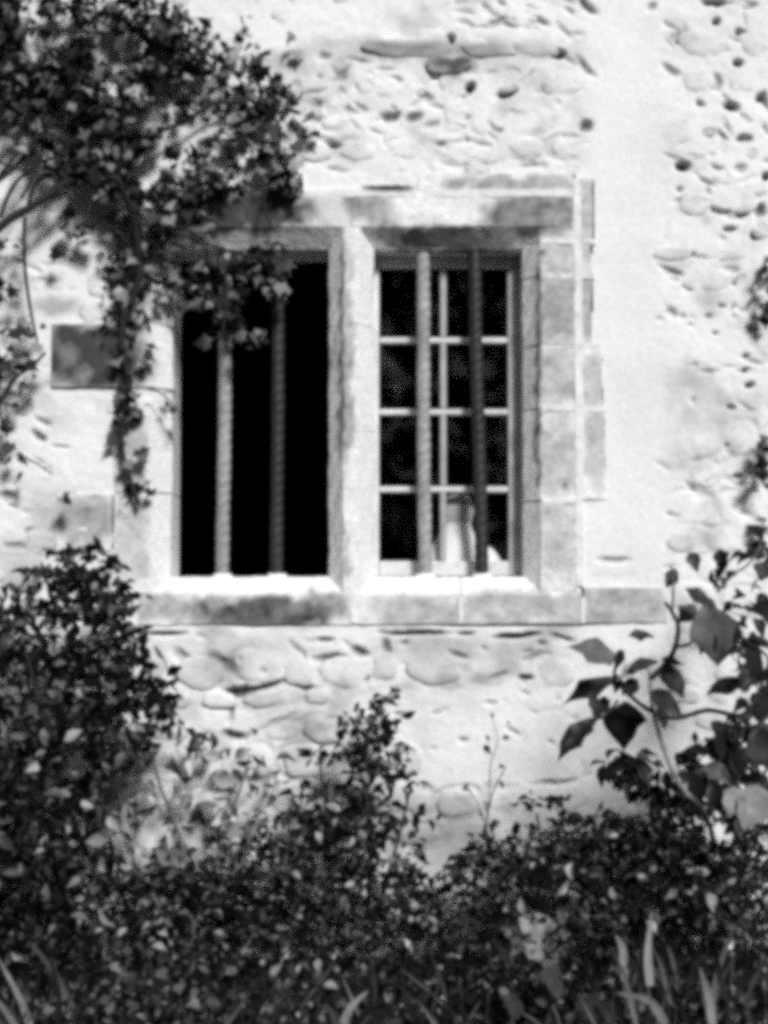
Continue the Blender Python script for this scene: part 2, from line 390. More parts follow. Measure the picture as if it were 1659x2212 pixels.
# ------------------------------------------------------------------ dressed stone window: lintel, jambs, mullion, sill, bars
win = empty('stone_window', (0, 0, WZ(1345)), 'old mullioned stone window surround with four iron bars, pale lime smeared over grey stone', 'window')
CH = 0.050        # depth of the chamfer
BK = 0.20         # depth of the reveal
def solid(name, prof, axis, l0, l1, proud=0.0, m=M_DRESSED, cell=0.010, rough=0.0042, parent=win, seed=0):
    """extrude a closed profile (list of (a, y)) along x or z with subdivided, slightly worn faces"""
    pts = []
    n_ = len(prof)
    for i in range(n_):
        (a0, y0), (a1, y1) = prof[i], prof[(i + 1) % n_]
        L = math.hypot(a1 - a0, y1 - y0); front = min(y0, y1) < 0.1
        k = max(1, int(L / (cell if front else .1)))
        for j in range(k): pts.append((a0 + (a1 - a0) * j / k, y0 + (y1 - y0) * j / k))
    ns = max(1, int((l1 - l0) / cell)); m_ = len(pts)
    V = np.zeros((ns + 1, m_, 3))
    for s in range(ns + 1):
        t = l0 + (l1 - l0) * s / ns
        for i, (a, y) in enumerate(pts):
            V[s, i] = (a, y, t) if axis == 'z' else (t, y, a)
    V = V.reshape(-1, 3)
    f1, f2 = (V[:, 0], V[:, 2] + V[:, 1] * 1.7)
    no = (fbm(f1, f2, 0.05, 70 + seed, 4) - .5)
    near = V[:, 1] < 0.09
    V[:, 1] += np.where(near, no * rough * 2.6 - proud, 0)
    no2 = (fbm(f1 + 7, f2, 0.06, 90 + seed, 4) - .5) * rough * 2.2
    V[:, 0 if axis == 'z' else 2] += np.where(near, no2, 0)
    F = []
    for s in range(ns):
        for i in range(m_):
            j = (i + 1) % m_
            F.append((s * m_ + i, s * m_ + j, (s + 1) * m_ + j, (s + 1) * m_ + i))
    F.append(tuple(range(m_))[::-1]); F.append(tuple(ns * m_ + i for i in range(m_)))
    me = mesh_py(name, V, F, smooth=False)
    px, py = topix(V[:, 0], V[:, 2])
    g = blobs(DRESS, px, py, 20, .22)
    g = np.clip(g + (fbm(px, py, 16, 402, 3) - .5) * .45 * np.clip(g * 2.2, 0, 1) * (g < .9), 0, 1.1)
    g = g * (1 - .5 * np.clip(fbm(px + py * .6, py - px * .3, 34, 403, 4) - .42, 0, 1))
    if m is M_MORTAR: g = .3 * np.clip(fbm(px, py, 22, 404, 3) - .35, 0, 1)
    at = me.attributes.new('grime_shade', 'FLOAT', 'POINT'); at.data.foreach_set('value', g.astype(np.float32))
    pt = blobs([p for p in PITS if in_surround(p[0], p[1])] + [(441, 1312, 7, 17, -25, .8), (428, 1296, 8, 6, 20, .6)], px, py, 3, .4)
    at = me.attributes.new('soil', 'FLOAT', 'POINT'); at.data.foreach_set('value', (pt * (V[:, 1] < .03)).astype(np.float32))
    import bmesh
    bm = bmesh.new(); bm.from_mesh(me); bmesh.ops.recalc_face_normals(bm, faces=bm.faces); bm.to_mesh(me); bm.free()
    return link(name, me, m, parent)
g_ = 0.002       # half of a joint
xl_f, xl_b = WX(325), WX(371, CH)          # left jamb: front edge, edge behind the chamfer
ml_f, ml_b = WX(742), WX(711, CH)
mr_f, mr_b = WX(777), WX(806, CH)
xr_f, xr_b = WX(1168), WX(1131, CH)
zt_f, zt_b = WZ(490), WZ(540, CH)
zs_f, zs_b = WZ(1284), WZ(1246, CH)
def jamb_l(x0, y0, y1, seed=0, proud=0.004):
    solid('jamb_stone', [(WX(x0), 0), (xl_f, 0), (xl_b, CH), (xl_b, BK), (WX(x0), BK)], 'z', WZ(y1) + g_, WZ(y0) - g_, proud, seed=seed)
def block(x0, x1, y0, y1, name='jamb_stone', proud=0.004, seed=0, d=.16):
    solid(name, [(WX(x0) + g_, 0), (WX(x1) - g_, 0), (WX(x1) - g_, d), (WX(x0) + g_, d)], 'z', WZ(y1) + g_, WZ(y0) - g_, proud, seed=seed)
jamb_l(248, 488, 699, 1); jamb_l(110, 699, 838, 2, .009); jamb_l(246, 838, 1064, 3); jamb_l(246, 1064, 1284, 4, .006)
block(124, 244, 1066, 1190, seed=5, proud=.006)
block(218, 246, 610, 697, seed=6)
def jamb_r(x1, y0, y1, seed=0, proud=0.003):
    solid('jamb_stone', [(xr_f, 0), (WX(x1), 0), (WX(x1), BK), (xr_b, BK), (xr_b, CH)], 'z', WZ(y1) + g_, WZ(y0) - g_, proud, seed=seed)
for k, (y0, y1) in enumerate(((488, 522), (522, 596), (596, 746), (746, 882), (882, 1082), (1082, 1284))):
    jamb_r(1246, y0, y1, 10 + k, (.003, .004, .005, .003, .004, .003)[k])
for k, (y0, y1, x1) in enumerate(((385, 522, 1287), (522, 598, 1281), (598, 744, 1284), (748, 880, 1304), (884, 1080, 1311))):
    block(1256, x1, y0, y1, seed=20 + k)
for k, (y0, y1) in enumerate(((488, 700), (700, 930), (930, 1284))):
    solid('mullion_stone', [(ml_f, 0), (mr_f, 0), (mr_b, CH), (mr_b, .15), (ml_b, .15), (ml_b, CH)], 'z', WZ(y1) + g_ * .3, WZ(y0) - g_ * .3, 0.003, seed=30 + k)
def lintel(x0, x1, ytop, seed):
    solid('lintel_stone', [(zt_f, 0), (WZ(ytop), 0), (WZ(ytop), BK), (zt_b, BK), (zt_b, CH)], 'x', WX(x0) + g_ * .5, WX(x1) - g_ * .5, 0.006, seed=seed)
lintel(333, 760, 417, 40); lintel(760, 1246, 424, 41)
solid('lintel_stone', [(WZ(411), 0), (WZ(376), 0), (WZ(376), .15), (WZ(411), .15)], 'x', WX(905), WX(1242), 0.004, seed=43)
solid('lintel_stone', [(WZ(412), 0), (WZ(372), 0), (WZ(372), .15), (WZ(412), .15)], 'x', WX(400), WX(655), 0.004, seed=44)
def joint(x0, x1, y0, y1, seed, axis='x', pr=.005):
    if axis == 'x': solid('mortar_joint', [(WZ(y1), 0), (WZ(y0), 0), (WZ(y0), .03), (WZ(y1), .03)], 'x', WX(x0), WX(x1), pr, M_MORTAR, .006, .0032, seed=seed)
    else: solid('mortar_joint', [(WX(x0), 0), (WX(x1), 0), (WX(x1), .03), (WX(x0), .03)], 'z', WZ(y1), WZ(y0), pr, M_MORTAR, .006, .0032, seed=seed)
joint(1243, 1260, 386, 1266, 60, 'z', .0064)
for k, y in enumerate((522, 596, 746, 882, 1082)): joint(1171, 1242.5, y - 6, y + 6, 61 + k)
for k, (y, x1) in enumerate(((523, 1292), (597, 1288), (746, 1304), (882, 1313))): joint(1260.5, x1, y - 6, y + 6, 68 + k)
joint(650, 1242.5, 411, 426, 73, 'x', .0066)
def sill(x0, x1, ybot, seed, proud=.007):
    solid('sill_stone', [(WZ(ybot), 0), (zs_f, 0), (zs_b, CH), (zs_b, .30), (WZ(ybot), .30)], 'x', WX(x0) + g_ * .5, WX(x1) - g_ * .5, proud, seed=seed)
sill(302, 762, 1348, 50); sill(762, 995, 1347, 51); sill(995, 1256, 1347, 52)
block(1258, 1440, 1268, 1346, 'sill_stone', .006, 53)
for k, x in enumerate((762, 995, 1257)): joint(x - 5, x + 5, 1290, 1346, 80 + k, 'z', .0095)

# twisted iron bars
def bar(xt, yt, xb, yb, y, m, rad=0.0182):
    a, b = P(xb, yb, y), P(xt, yt, y)
    seg, L = 14, (b - a).length
    nr = int(L / 0.004)
    V = []; F = []
    for s in range(nr + 1):
        t = s / nr; c = a.lerp(b, t)
        c = c + Vector((math.sin(t * 7 + xt) * .0012, math.sin(t * 5) * .001, 0))
        for i in range(seg):
            th = 2 * math.pi * i / seg
            rr = rad * (1 + 0.05 * math.sin(2 * th - 2 * math.pi * t * L / 0.028)) * (1 + .03 * math.sin(t * 31 + xt))
            V.append((c.x + rr * math.cos(th), c.y + rr * math.sin(th), c.z))
    for s in range(nr):
        for i in range(seg):
            j = (i + 1) % seg; F.append((s * seg + i, s * seg + j, (s + 1) * seg + j, (s + 1) * seg + i))
    F.append(tuple(range(seg))[::-1]); F.append(tuple(nr * seg + i for i in range(seg)))
    o = link('window_bar', mesh_py('window_bar', V, F), m, win)
    # lime bed at the foot
    V = []; F = []
    for r, (s, z_) in enumerate(((1.5, -.004), (1.25, .006), (1.0, .010))):
        for i in range(10):
            th = 2 * math.pi * i / 10; V.append((a.x + rad * s * math.cos(th) * 1.15, a.y + rad * s * math.sin(th), zs_b + z_ * random.uniform(.8, 1.1)))
    for r in range(2):
        for i in range(10):
            j = (i + 1) % 10; F.append((r * 10 + i, r * 10 + j, (r + 1) * 10 + j, (r + 1) * 10 + i))
    link('bar_socket', mesh_py('bar_socket', V, F), M_MORTAR, o)
    return o
BY = 0.066
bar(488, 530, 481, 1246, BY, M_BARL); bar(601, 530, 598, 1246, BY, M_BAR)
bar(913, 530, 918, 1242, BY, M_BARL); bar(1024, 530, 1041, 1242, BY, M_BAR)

# ------------------------------------------------------------------ timber casement with eight panes
cas = empty('casement_window', P(960, 1240, .16), 'worn white timber casement of eight panes behind the right pair of bars', 'casement')
CY = 0.118
def wood(name, x0, x1, y0, y1, d0, d1, m, parent=cas, bev=.003):
    A, B = P(x0, y1, d0), P(x1, y0, d0)
    V = [(x, y, z_) for x in (A.x, B.x) for y in (d0, d1) for z_ in (A.z, B.z)]
    F = [(0, 1, 3, 2), (4, 6, 7, 5), (0, 4, 5, 1), (2, 3, 7, 6), (0, 2, 6, 4), (1, 5, 7, 3)]
    import bmesh
    me = mesh_py(name, V, F, False)
    bm = bmesh.new(); bm.from_mesh(me); bmesh.ops.recalc_face_normals(bm, faces=bm.faces)
    bmesh.ops.bevel(bm, geom=bm.edges[:], offset=bev, segments=1, affect='EDGES'); bm.to_mesh(me); bm.free()
    return link(name, me, m, parent)
wood('fixed_frame', 800, 1150, 522, 549, CY - .028, CY + .03, M_PAINT)
wood('fixed_frame', 1128, 1155, 549.5, 1262, CY - .028, CY + .03, M_WOOD)
wood('stile', 800, 819, 553, 1244, CY, CY + .035, M_PAINT); wood('stile', 1100, 1127, 553, 1244, CY, CY + .035, M_WOOD)
wood('top_rail', 819.5, 1099.5, 556, 578, CY + .002, CY + .035, M_PAINT)
wood('bottom_rail', 819.5, 1099.5, 1212, 1244, CY + .002, CY + .035, M_PAINT)
rows = (735, 890, 1057)
ybs = [(578.5, 728), (742, 883), (897, 1050), (1064, 1211.5)]
for k, y in enumerate(rows): wood('muntin', 819.5, 1099.5, y - 6.2, y + 6.2, CY + .006, CY + .03, M_PAINT)
for k, (y0, y1) in enumerate(ybs): wood('muntin', 951, 964, y0 if k == 0 else y0 - .6, y1 + .6 if k < 3 else y1, CY + .004, CY + .03, M_MUNT)
for (y0, y1) in ybs:
    for x0, x1 in ((819.5, 949), (966, 1099.5)):
        A, B = P(x0 - 2, y1 + 2, CY + .018), P(x1 + 2, y0 - 2, CY + .018)
        tl = random.uniform(-.0012, .0012); tz_ = random.uniform(-.001, .001)
        V = [(A.x, A.y + tl, A.z), (B.x, A.y + tz_, A.z), (B.x, A.y - tl, B.z), (A.x, A.y, B.z)]
        V2 = [(x, y + .003, z_) for x, y, z_ in V]
        link('pane', mesh_py('pane', V + V2, [(0, 1, 2, 3), (7, 6, 5, 4), (0, 4, 5, 1), (1, 5, 6, 2), (2, 6, 7, 3), (3, 7, 4, 0)], False), M_GLASS, cas)

# dark room behind: five closed sides and the inside of the wall
def sheet_box(name, x0, x1, y0, y1, z0, z1, m, kind='structure'):
    V = [(x, y, z_) for x in (x0, x1) for y in (y0, y1) for z_ in (z0, z1)]
    F = [(0, 1, 3, 2), (4, 6, 7, 5), (0, 4, 5, 1), (2, 3, 7, 6), (0, 2, 6, 4), (1, 5, 7, 3)]
    o = link(name, mesh_py(name, V, F, False), m); o['kind'] = kind; return o
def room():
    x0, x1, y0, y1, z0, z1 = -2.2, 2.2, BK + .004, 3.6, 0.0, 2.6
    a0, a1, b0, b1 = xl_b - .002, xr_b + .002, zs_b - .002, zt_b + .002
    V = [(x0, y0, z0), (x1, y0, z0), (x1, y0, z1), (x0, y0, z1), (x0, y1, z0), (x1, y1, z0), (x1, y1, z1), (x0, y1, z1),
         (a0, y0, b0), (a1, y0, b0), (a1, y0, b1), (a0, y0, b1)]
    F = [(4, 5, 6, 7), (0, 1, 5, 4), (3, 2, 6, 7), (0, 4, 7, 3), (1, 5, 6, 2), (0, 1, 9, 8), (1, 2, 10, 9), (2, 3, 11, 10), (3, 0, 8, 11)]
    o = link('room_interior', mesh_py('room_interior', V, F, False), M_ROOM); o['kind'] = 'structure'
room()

# ornaments on the inner sill
def ringed(name, rings, y, m, seg=20, flat=0.75, parent=None):
    V = []; F = []
    for cx, cy, hw in rings:
        c = P(cx, cy, y); r = hw * 1.1 / (FPX / (DIST + y))
        for i in range(seg):
            t = 2 * math.pi * i / seg; V.append((c.x + r * math.cos(t), y + r * flat * math.sin(t), c.z))
    k = len(rings)
    for s in range(k - 1):
        for i in range(seg):
            j = (i + 1) % seg; F.append((s * seg + i, s * seg + j, (s + 1) * seg + j, (s + 1) * seg + i))
    F.append(tuple(range(seg))[::-1]); F.append(tuple((k - 1) * seg + i for i in range(seg)))
    return mesh_py(name, V, F)
fy = 0.192
me = ringed('figurine', [(982, 1240, 64), (982, 1222, 66), (982, 1200, 62), (983, 1182, 54), (986, 1166, 43), (988, 1150, 32), (988, 1138, 28), (988, 1130, 27),
                         (987, 1122, 31), (986, 1108, 35), (987, 1092, 35), (989, 1078, 26), (990, 1069, 15), (990, 1066, 5)], fy, M_PALE, 20, .42)
me.materials.append(M_PALE); me.materials.append(M_HEAD)
zc = P(985, 1132, fy).z
for p in me.polygons:
    if p.center.z > zc: p.material_index = 1
fg = link('figurine', me); tag(fg, 'pale figurine with a grey head standing inside the bottom panes', 'figurine')
me = ringed('shell_ornament', [(1060, 1240, 24), (1060, 1222, 26), (1058, 1205, 21), (1055, 1190, 13), (1053, 1180, 4)], .185, M_PALE, 14)
tag(link('small_ornament', me, M_PALE), 'small pale cone-shaped ornament inside the bottom right pane', 'ornament')

# ------------------------------------------------------------------ ground
gx2 = np.linspace(-40, 40, 81); gy2 = np.concatenate([np.linspace(-60, -4, 57), np.linspace(-3.9, -.0, 40), [0.35]])
A, B = np.meshgrid(gx2, gy2)
Z = (fbm(A, B, 1.3, 4, 4) - .5) * .10 - .02
ii = np.arange(A.size).reshape(A.shape)
q = np.stack([ii[:-1, :-1], ii[:-1, 1:], ii[1:, 1:], ii[1:, :-1]], -1).reshape(-1, 4)
go = link('ground', mesh_np('ground', np.stack([A, B, Z], -1).reshape(-1, 3), q), M_SOIL); go['kind'] = 'structure'

# ------------------------------------------------------------------ foliage builders
def tmpl_oval(wd=.52, fold=.16, droop=.14):
    v = [(0, 0, 0), (-wd * .42, .28, fold), (0, .32, .02), (wd * .42, .28, fold), (-wd * .5, .55, fold * .8), (0, .62, -.01), (wd * .5, .55, fold * .8), (0, 1, -droop)]
    f = [(0, 2, 1), (0, 3, 2), (1, 2, 5), (1, 5, 4), (2, 3, 6), (2, 6, 5), (4, 5, 7), (5, 6, 7)]
    return np.array(v, float), np.array(f)
def tmpl_lobed():
    out = [(0, .08), (.28, -.06), (.34, .16), (.58, .30), (.36, .44), (.30, .60), (.12, .66), (0, 1.0), (-.12, .66), (-.30, .60), (-.36, .44), (-.58, .30), (-.34, .16), (-.28, -.06)]
    v = [(x, y, .10 * abs(x) - .16 * y * y) for x, y in out] + [(0, .40, .03)]
    k = len(out)
    f = [(k, i, (i + 1) % k) for i in range(k)]
    return np.array(v, float), np.array(f)
def tmpl_broad(wd=.6):
    prof = [(0, .04), (.10, .22), (.26, .42), (.42, .49), (.58, .45), (.74, .31), (.88, .14), (1, .0)]
    v = []; f = []
    for t, w_ in prof:
        dz = -.34 * t * t
        for s in (-1, -.5, 0, .5, 1):
            v.append((s * w_ * wd, t, dz + .16 * abs(s) * w_ + (.05 * math.sin(t * 11 + s) * (abs(s) > .4)) - .05 * (s == 0)))
    for r in range(len(prof) - 1):
        for c in range(4):
            a = r * 5 + c; f += [(a, a + 1, a + 6), (a, a + 6, a + 5)]
    return np.array(v, float), np.array(f)
OVAL, LOBED, BROAD, SLIM = tmpl_oval(), tmpl_lobed(), tmpl_broad(), tmpl_oval(.34, .1, .2)
def frames(n, bias, spread, droop):
    nrm = np.array(bias, float) + RNG.normal(0, spread, (n, 3))
    nrm /= np.linalg.norm(nrm, axis=1, keepdims=True)
    d = RNG.normal(0, 1, (n, 3)) + np.array((0, -.2, -droop))
    d -= (d * nrm).sum(1, keepdims=True) * nrm
    d /= np.linalg.norm(d, axis=1, keepdims=True)
    x = np.cross(d, nrm)
    return np.stack([x, d, nrm], -1)               # columns = local axes
def leaves_mesh(name, pos, size, tm, bias=(0, -.55, .6), spread=.6, droop=.5):
    tv, tf = tm; n_ = len(pos); Rm = frames(n_, bias, spread, droop)
    sx = size * RNG.uniform(.8, 1.2, n_)
    loc = tv[None] * np.stack([sx, size, size], -1)[:, None, :]
    loc[:, :, 2] *= RNG.uniform(.3, 2.0, n_)[:, None]
    V = np.einsum('nij,nkj->nki', Rm, loc) + pos[:, None, :]
    F = tf[None] + (np.arange(n_) * len(tv))[:, None, None]
    return mesh_np(name, V.reshape(-1, 3), F.reshape(-1, 3), True)
LEAF_ME = {}
def leaf_objs(pos, size, kind, tm, m, parent, bias=(0, -.55, .6), spread=.6, droop=.5):
    key = (kind, m.name)
    if key not in LEAF_ME:
        L = []
        for k in range(4):
            v, f = tm; v = v.copy(); v[:, 2] *= (.5, 1, 1.5, 2.0)[k]; v[:, 0] *= (1, .9, 1.1, .95)[k]
            me = mesh_np('leaf', v, f, True); me.materials.append(m); L.append(me)
        LEAF_ME[key] = L
    off = Vector((0, 0, 0)); r_ = parent
    while r_ is not None: off += r_.location; r_ = r_.parent
    Rm = frames(len(pos), bias, spread, droop)
    for i in range(len(pos)):
        o = bpy.data.objects.new('leaf', LEAF_ME[key][i % 4]); COL.objects.link(o); o.parent = parent
        M = Matrix(Rm[i].tolist()).to_4x4() @ Matrix.Diagonal((size[i], size[i], size[i], 1))
        M.translation = Vector(pos[i]) - off
        o.matrix_local = M
def ell(clusters, hole=.40):
    """sample leaf positions in ellipses of the frame with a depth range: (px, py, rx, ry, y0, y1, count)"""
    out = []
    for px, py, rx, ry, y0, y1, cnt in clusters:
        r = np.sqrt(RNG.uniform(0, 1, cnt)) ** .85; t = RNG.uniform(0, 2 * np.pi, cnt)
        r = r * (1 + .22 * np.abs(RNG.normal(0, 1, cnt)))      # feathered outline
        x = px + rx * r * np.cos(t) ; y = py + ry * r * np.sin(t)
        if cnt > 60:                                  # clumps and gaps
            kp = fbm(x, y, 62, 210, 3) + RNG.normal(0, .04, cnt) > hole
            x, y = x[kp], y[kp]
        out.append(PN(x, y, RNG.uniform(y0, y1, len(x))))
    a = np.concatenate(out)
    return a[RNG.permutation(len(a))]
def tube(name, pts, r0, r1, m, parent, seg=7, sub=5):
    """pts in frame positions (px, py, y), smoothed"""
    W_ = [P(*p) for p in pts]
    C = []
    for i in range(len(W_) - 1):
        p0 = W_[max(i - 1, 0)]; p1 = W_[i]; p2 = W_[i + 1]; p3 = W_[min(i + 2, len(W_) - 1)]
        for k in range(sub):
            t = k / sub
            C.append(.5 * ((2 * p1) + (p2 - p0) * t + (2 * p0 - 5 * p1 + 4 * p2 - p3) * t * t + (3 * p1 - p0 - 3 * p2 + p3) * t ** 3))
    C.append(W_[-1])
    V = []; F = []
    for i, c in enumerate(C):
        d = (C[min(i + 1, len(C) - 1)] - C[max(i - 1, 0)]).normalized()
        u = d.cross(Vector((0, 1, .17))).normalized(); v_ = d.cross(u)
        r = r0 + (r1 - r0) * i / (len(C) - 1)
        r *= random.uniform(.92, 1.08)
        for k in range(seg):
            t = 2 * math.pi * k / seg; V.append(c + u * r * math.cos(t) + v_ * r * math.sin(t))
    for i in range(len(C) - 1):
        for k in range(seg):
            j = (k + 1) % seg; F.append((i * seg + k, i * seg + j, (i + 1) * seg + j, (i + 1) * seg + k))
    F.append(tuple(range(seg))[::-1]); F.append(tuple((len(C) - 1) * seg + k for k in range(seg)))
    return link(name, mesh_py(name, V, F), m, parent)
def plant(root, clusters, tm, kind, m, smin, smax, n_single=250, bias=(0, -.55, .6), spread=.6, droop=.5, hole=.40):
    p = ell(clusters, hole); s = smin + (smax * 1.25 - smin) * RNG.uniform(0, 1, len(p)) ** 1.7
    # the nearest leaves as single parts, the rest as one mass
    near = np.argsort(p[:, 1])[:n_single]
    k = np.zeros(len(p), bool); k[near] = True
    leaf_objs(p[k], s[k], kind, tm, m, root, bias, spread, droop)
    if (~k).any():
        o = link('foliage', leaves_mesh('foliage', p[~k], s[~k], tm, bias, spread, droop), m, root); o['kind'] = 'stuff'

# --- climbing vine, upper left
vine = empty('climbing_vine', P(130, 2030, -.25), 'dark leafy climbing vine hanging over the top left of the window', 'climbing vine')
CL = [
 (60, 40, 200, 110, -.38, -.10, 560), (20, 190, 70, 60, -.3, -.1, 90), (10, 100, 60, 80, -.3, -.1, 130), (-30, 140, 60, 130, -.3, -.1, 160), (0, 20, 80, 60, -.3, -.1, 120), (4, 230, 40, 60, -.3, -.1, 46), (4, 130, 40, 60, -.3, -.1, 46), (90, 10, 60, 30, -.2, -.08, 46), (190, 20, 60, 30, -.2, -.08, 46), (300, 20, 60, 40, -.2, -.08, 46), (370, 60, 40, 50, -.15, -.06, 40), (270, 80, 130, 90, -.34, -.08, 330), (100, 190, 150, 70, -.40, -.12, 360), (250, 190, 140, 70, -.36, -.08, 380),
 (420, 150, 110, 34, -.22, -.05, 70), (400, 60, 60, 45, -.18, -.05, 25), (530, 190, 70, 40, -.20, -.04, 80), (590, 250, 60, 60, -.2, -.04, 110), (450, 130, 40, 24, -.2, -.05, 40),
 (360, 255, 90, 45, -.30, -.08, 210), (180, 310, 120, 60, -.36, -.10, 330), (270, 370, 90, 60, -.32, -.08, 240), (380, 310, 90, 35, -.25, -.06, 120),
 (590, 335, 26, 34, -.2, -.08, 60), (630, 385, 18, 36, -.16, -.05, 40), (540, 395, 90, 20, -.14, -.04, 70), (440, 385, 80, 30, -.18, -.04, 100), (500, 150, 130, 100, -.12, -.04, 58), (560, 280, 100, 70, -.12, -.04, 40), (470, 330, 90, 40, -.12, -.04, 30), (200, 60, 200, 70, -.3, -.08, 180), (60, 60, 120, 90, -.3, -.08, 160),
 (330, 450, 70, 50, -.28, -.06, 190), (400, 500, 70, 40, -.2, -.04, 120), (250, 450, 50, 60, -.3, -.1, 120), (160, 480, 26, 28, -.2, -.1, 14),
 (275, 540, 60, 60, -.16, -.03, 100), (290, 620, 60, 50, -.14, -.03, 66), (270, 690, 46, 40, -.12, -.03, 40), (275, 770, 36, 60, -.12, -.03, 34), (285, 860, 26, 50, -.1, -.02, 28),
 (275, 950, 30, 60, -.1, -.02, 34), (295, 1060, 34, 26, -.12, -.03, 20), (500, 560, 110, 34, -.16, -.03, 80), (410, 590, 44, 50, -.14, -.03, 50), (385, 620, 14, 30, -.1, -.03, 12),
 (485, 610, 36, 50, -.14, -.02, 50), (590, 590, 30, 60, -.14, -.02, 50), (490, 670, 34, 40, -.12, -.02, 30), (540, 735, 34, 18, -.12, -.03, 12), (465, 735, 16, 18, -.12, -.03, 6), (375, 870, 16, 30, -.09, -.02, 7),
 (15, 560, 26, 40, -.3, -.1, 20), (30, 740, 55, 50, -.3, -.1, 70), (20, 810, 40, 60, -.3, -.1, 50), (15, 930, 20, 30, -.2, -.1, 8), (40, 990, 24, 10, -.2, -.1, 4), (65, 1022, 14, 8, -.2, -.1, 3), (140, 545, 40, 8, -.2, -.15, 3),
 (15, 640, 20, 30, -.3, -.1, 12), (130, 1075, 20, 10, -.2, -.1, 4),
]
CL = [(a, b, c, d, e * .36 - .02, f * .5, int(g * (1.2 if a + b < 420 else .5 if a < 340 and b > 480 else .95))) for a, b, c, d, e, f, g in CL]
plant(vine, CL, LOBED, 'lobed', M_LEAF, .019, .040, 300, spread=.85, droop=.9, hole=.505)
for pts, r0, r1 in (
 ([(-160, 640, -.16), (0, 490, -.14), (70, 445, -.13), (160, 385, -.11), (260, 330, -.09), (300, 300, -.07)], .014, .006),
 ([(-60, 420, -0.125), (10, 380, -0.125), (60, 330, -0.120), (120, 260, -0.110)], .008, .005), ([(0, 470, -0.125), (30, 400, -0.120), (90, 350, -0.120), (160, 330, -0.110)], .006, .004),
 ([(60, 450, -0.130), (75, 400, -0.125), (120, 350, -0.120), (150, 290, -0.110)], .006, .004), ([(-20, 400, -0.100), (30, 340, -0.100), (45, 290, -0.100), (90, 240, -0.100)], .006, .003),
 ([(45, 430, -0.130), (80, 360, -0.130), (75, 310, -0.125), (60, 260, -0.125)], .004, .003), ([(130, 420, -0.130), (110, 370, -0.130), (80, 330, -0.125)], .004, .003), ([(0, 350, -0.125), (60, 370, -0.125), (130, 350, -0.125)], .004, .003),
 ([(54, 470, -0.135), (52, 530, -0.125), (56, 600, -0.110), (68, 680, -0.100), (82, 745, -0.090)], .0055, .004),
 ([(-30, 900, -0.125), (0, 868, -0.125), (30, 820, -0.120), (70, 790, -0.110), (98, 762, -0.100)], .007, .004), ([(0, 870, -0.125), (5, 910, -0.110), (30, 930, -0.100)], .003, .002),
 ([(300, 1090, -.04), (262, 960, -.04), (280, 840, -.04), (262, 720, -.05), (300, 600, -.06), (290, 480, -.1), (250, 380, -.2)], .007, .009),
 ([(290, 480, -.1), (400, 510, -.1), (500, 545, -.08), (600, 560, -.08)], .006, .003), ([(480, 540, -.08), (490, 640, -.08), (485, 730, -.08), (540, 735, -.07)], .004, .002),
 ([(300, 300, -.08), (400, 262, -.06), (480, 220, -.06), (590, 250, -.06), (600, 340, -.06), (570, 430, -.08), (590, 500, -.08)], .006, .003), ([(320, 840, -.05), (350, 850, -.06), (378, 880, -.06)], .003, .002),
 ([(40, 980, -.15), (85, 1005, -.14), (115, 1025, -.13)], .003, .002), ([(30, 60, -.1), (200, 70, -.09), (300, 70, -.08), (420, 100, -.07), (520, 170, -.06)], .004, .003),
 ([(-200, 2060, -.14), (-180, 1200, -.16), (-160, 640, -.16), (-120, 300, -.16), (-60, 90, -.12), (30, 60, -.1)], .018, .006),
): tube('stem', pts, r0, r1, M_BARK, vine)

# --- shrub, lower left
shr = empty('leafy_shrub', P(150, 2060, -.5), 'tall dark bushy shrub growing at the lower left below the grey quoin stone', 'shrub')
CL = [(175, 1215, 70, 34, -.55, -.25, 90), (130, 1280, 110, 50, -.6, -.25, 230), (230, 1290, 60, 60, -.5, -.2, 110), (110, 1370, 150, 60, -.65, -.25, 330), (250, 1390, 60, 50, -.5, -.2, 110),
      (80, 1470, 150, 80, -.7, -.25, 420), (200, 1480, 110, 70, -.6, -.2, 260), (330, 1500, 56, 34, -.45, -.2, 70), (340, 1540, 40, 40, -.4, -.2, 50), (70, 1600, 150, 100, -.8, -.25, 430), (190, 1600, 90, 80, -.6, -.2, 170),
      (50, 1760, 140, 120, -.9, -.3, 440), (60, 1930, 150, 130, -1.0, -.3, 560), (60, 1760, 140, 120, -.5, -.15, 300), (190, 1600, 100, 90, -.4, -.12, 220), (330, 1930, 120, 50, -.5, -.12, 200), (520, 1930, 120, 46, -.5, -.12, 200), (150, 1830, 100, 120, -.8, -.3, 250), (20, 1340, 30, 16, -.4, -.2, 14)]
plant(shr, CL, OVAL, 'oval', M_LEAFD, .024, .042, 300, spread=.7, droop=.5, hole=.31)
for pts in ([(150, 2060, -.5), (120, 1800, -.45), (140, 1500, -.42), (180, 1230, -.38)], [(150, 2060, -.5), (60, 1800, -.5), (70, 1550, -.5), (40, 1380, -.4)], [(160, 2060, -.5), (230, 1750, -.4), (260, 1500, -.36), (240, 1300, -.3)],
            [(110, 1600, -.62), (75, 1480, -.66), (55, 1400, -.68)], [(220, 1760, -.4), (300, 1620, -.34), (340, 1510, -.3)]):
    tube('stem', pts, .009, .003, M_BARK, shr)
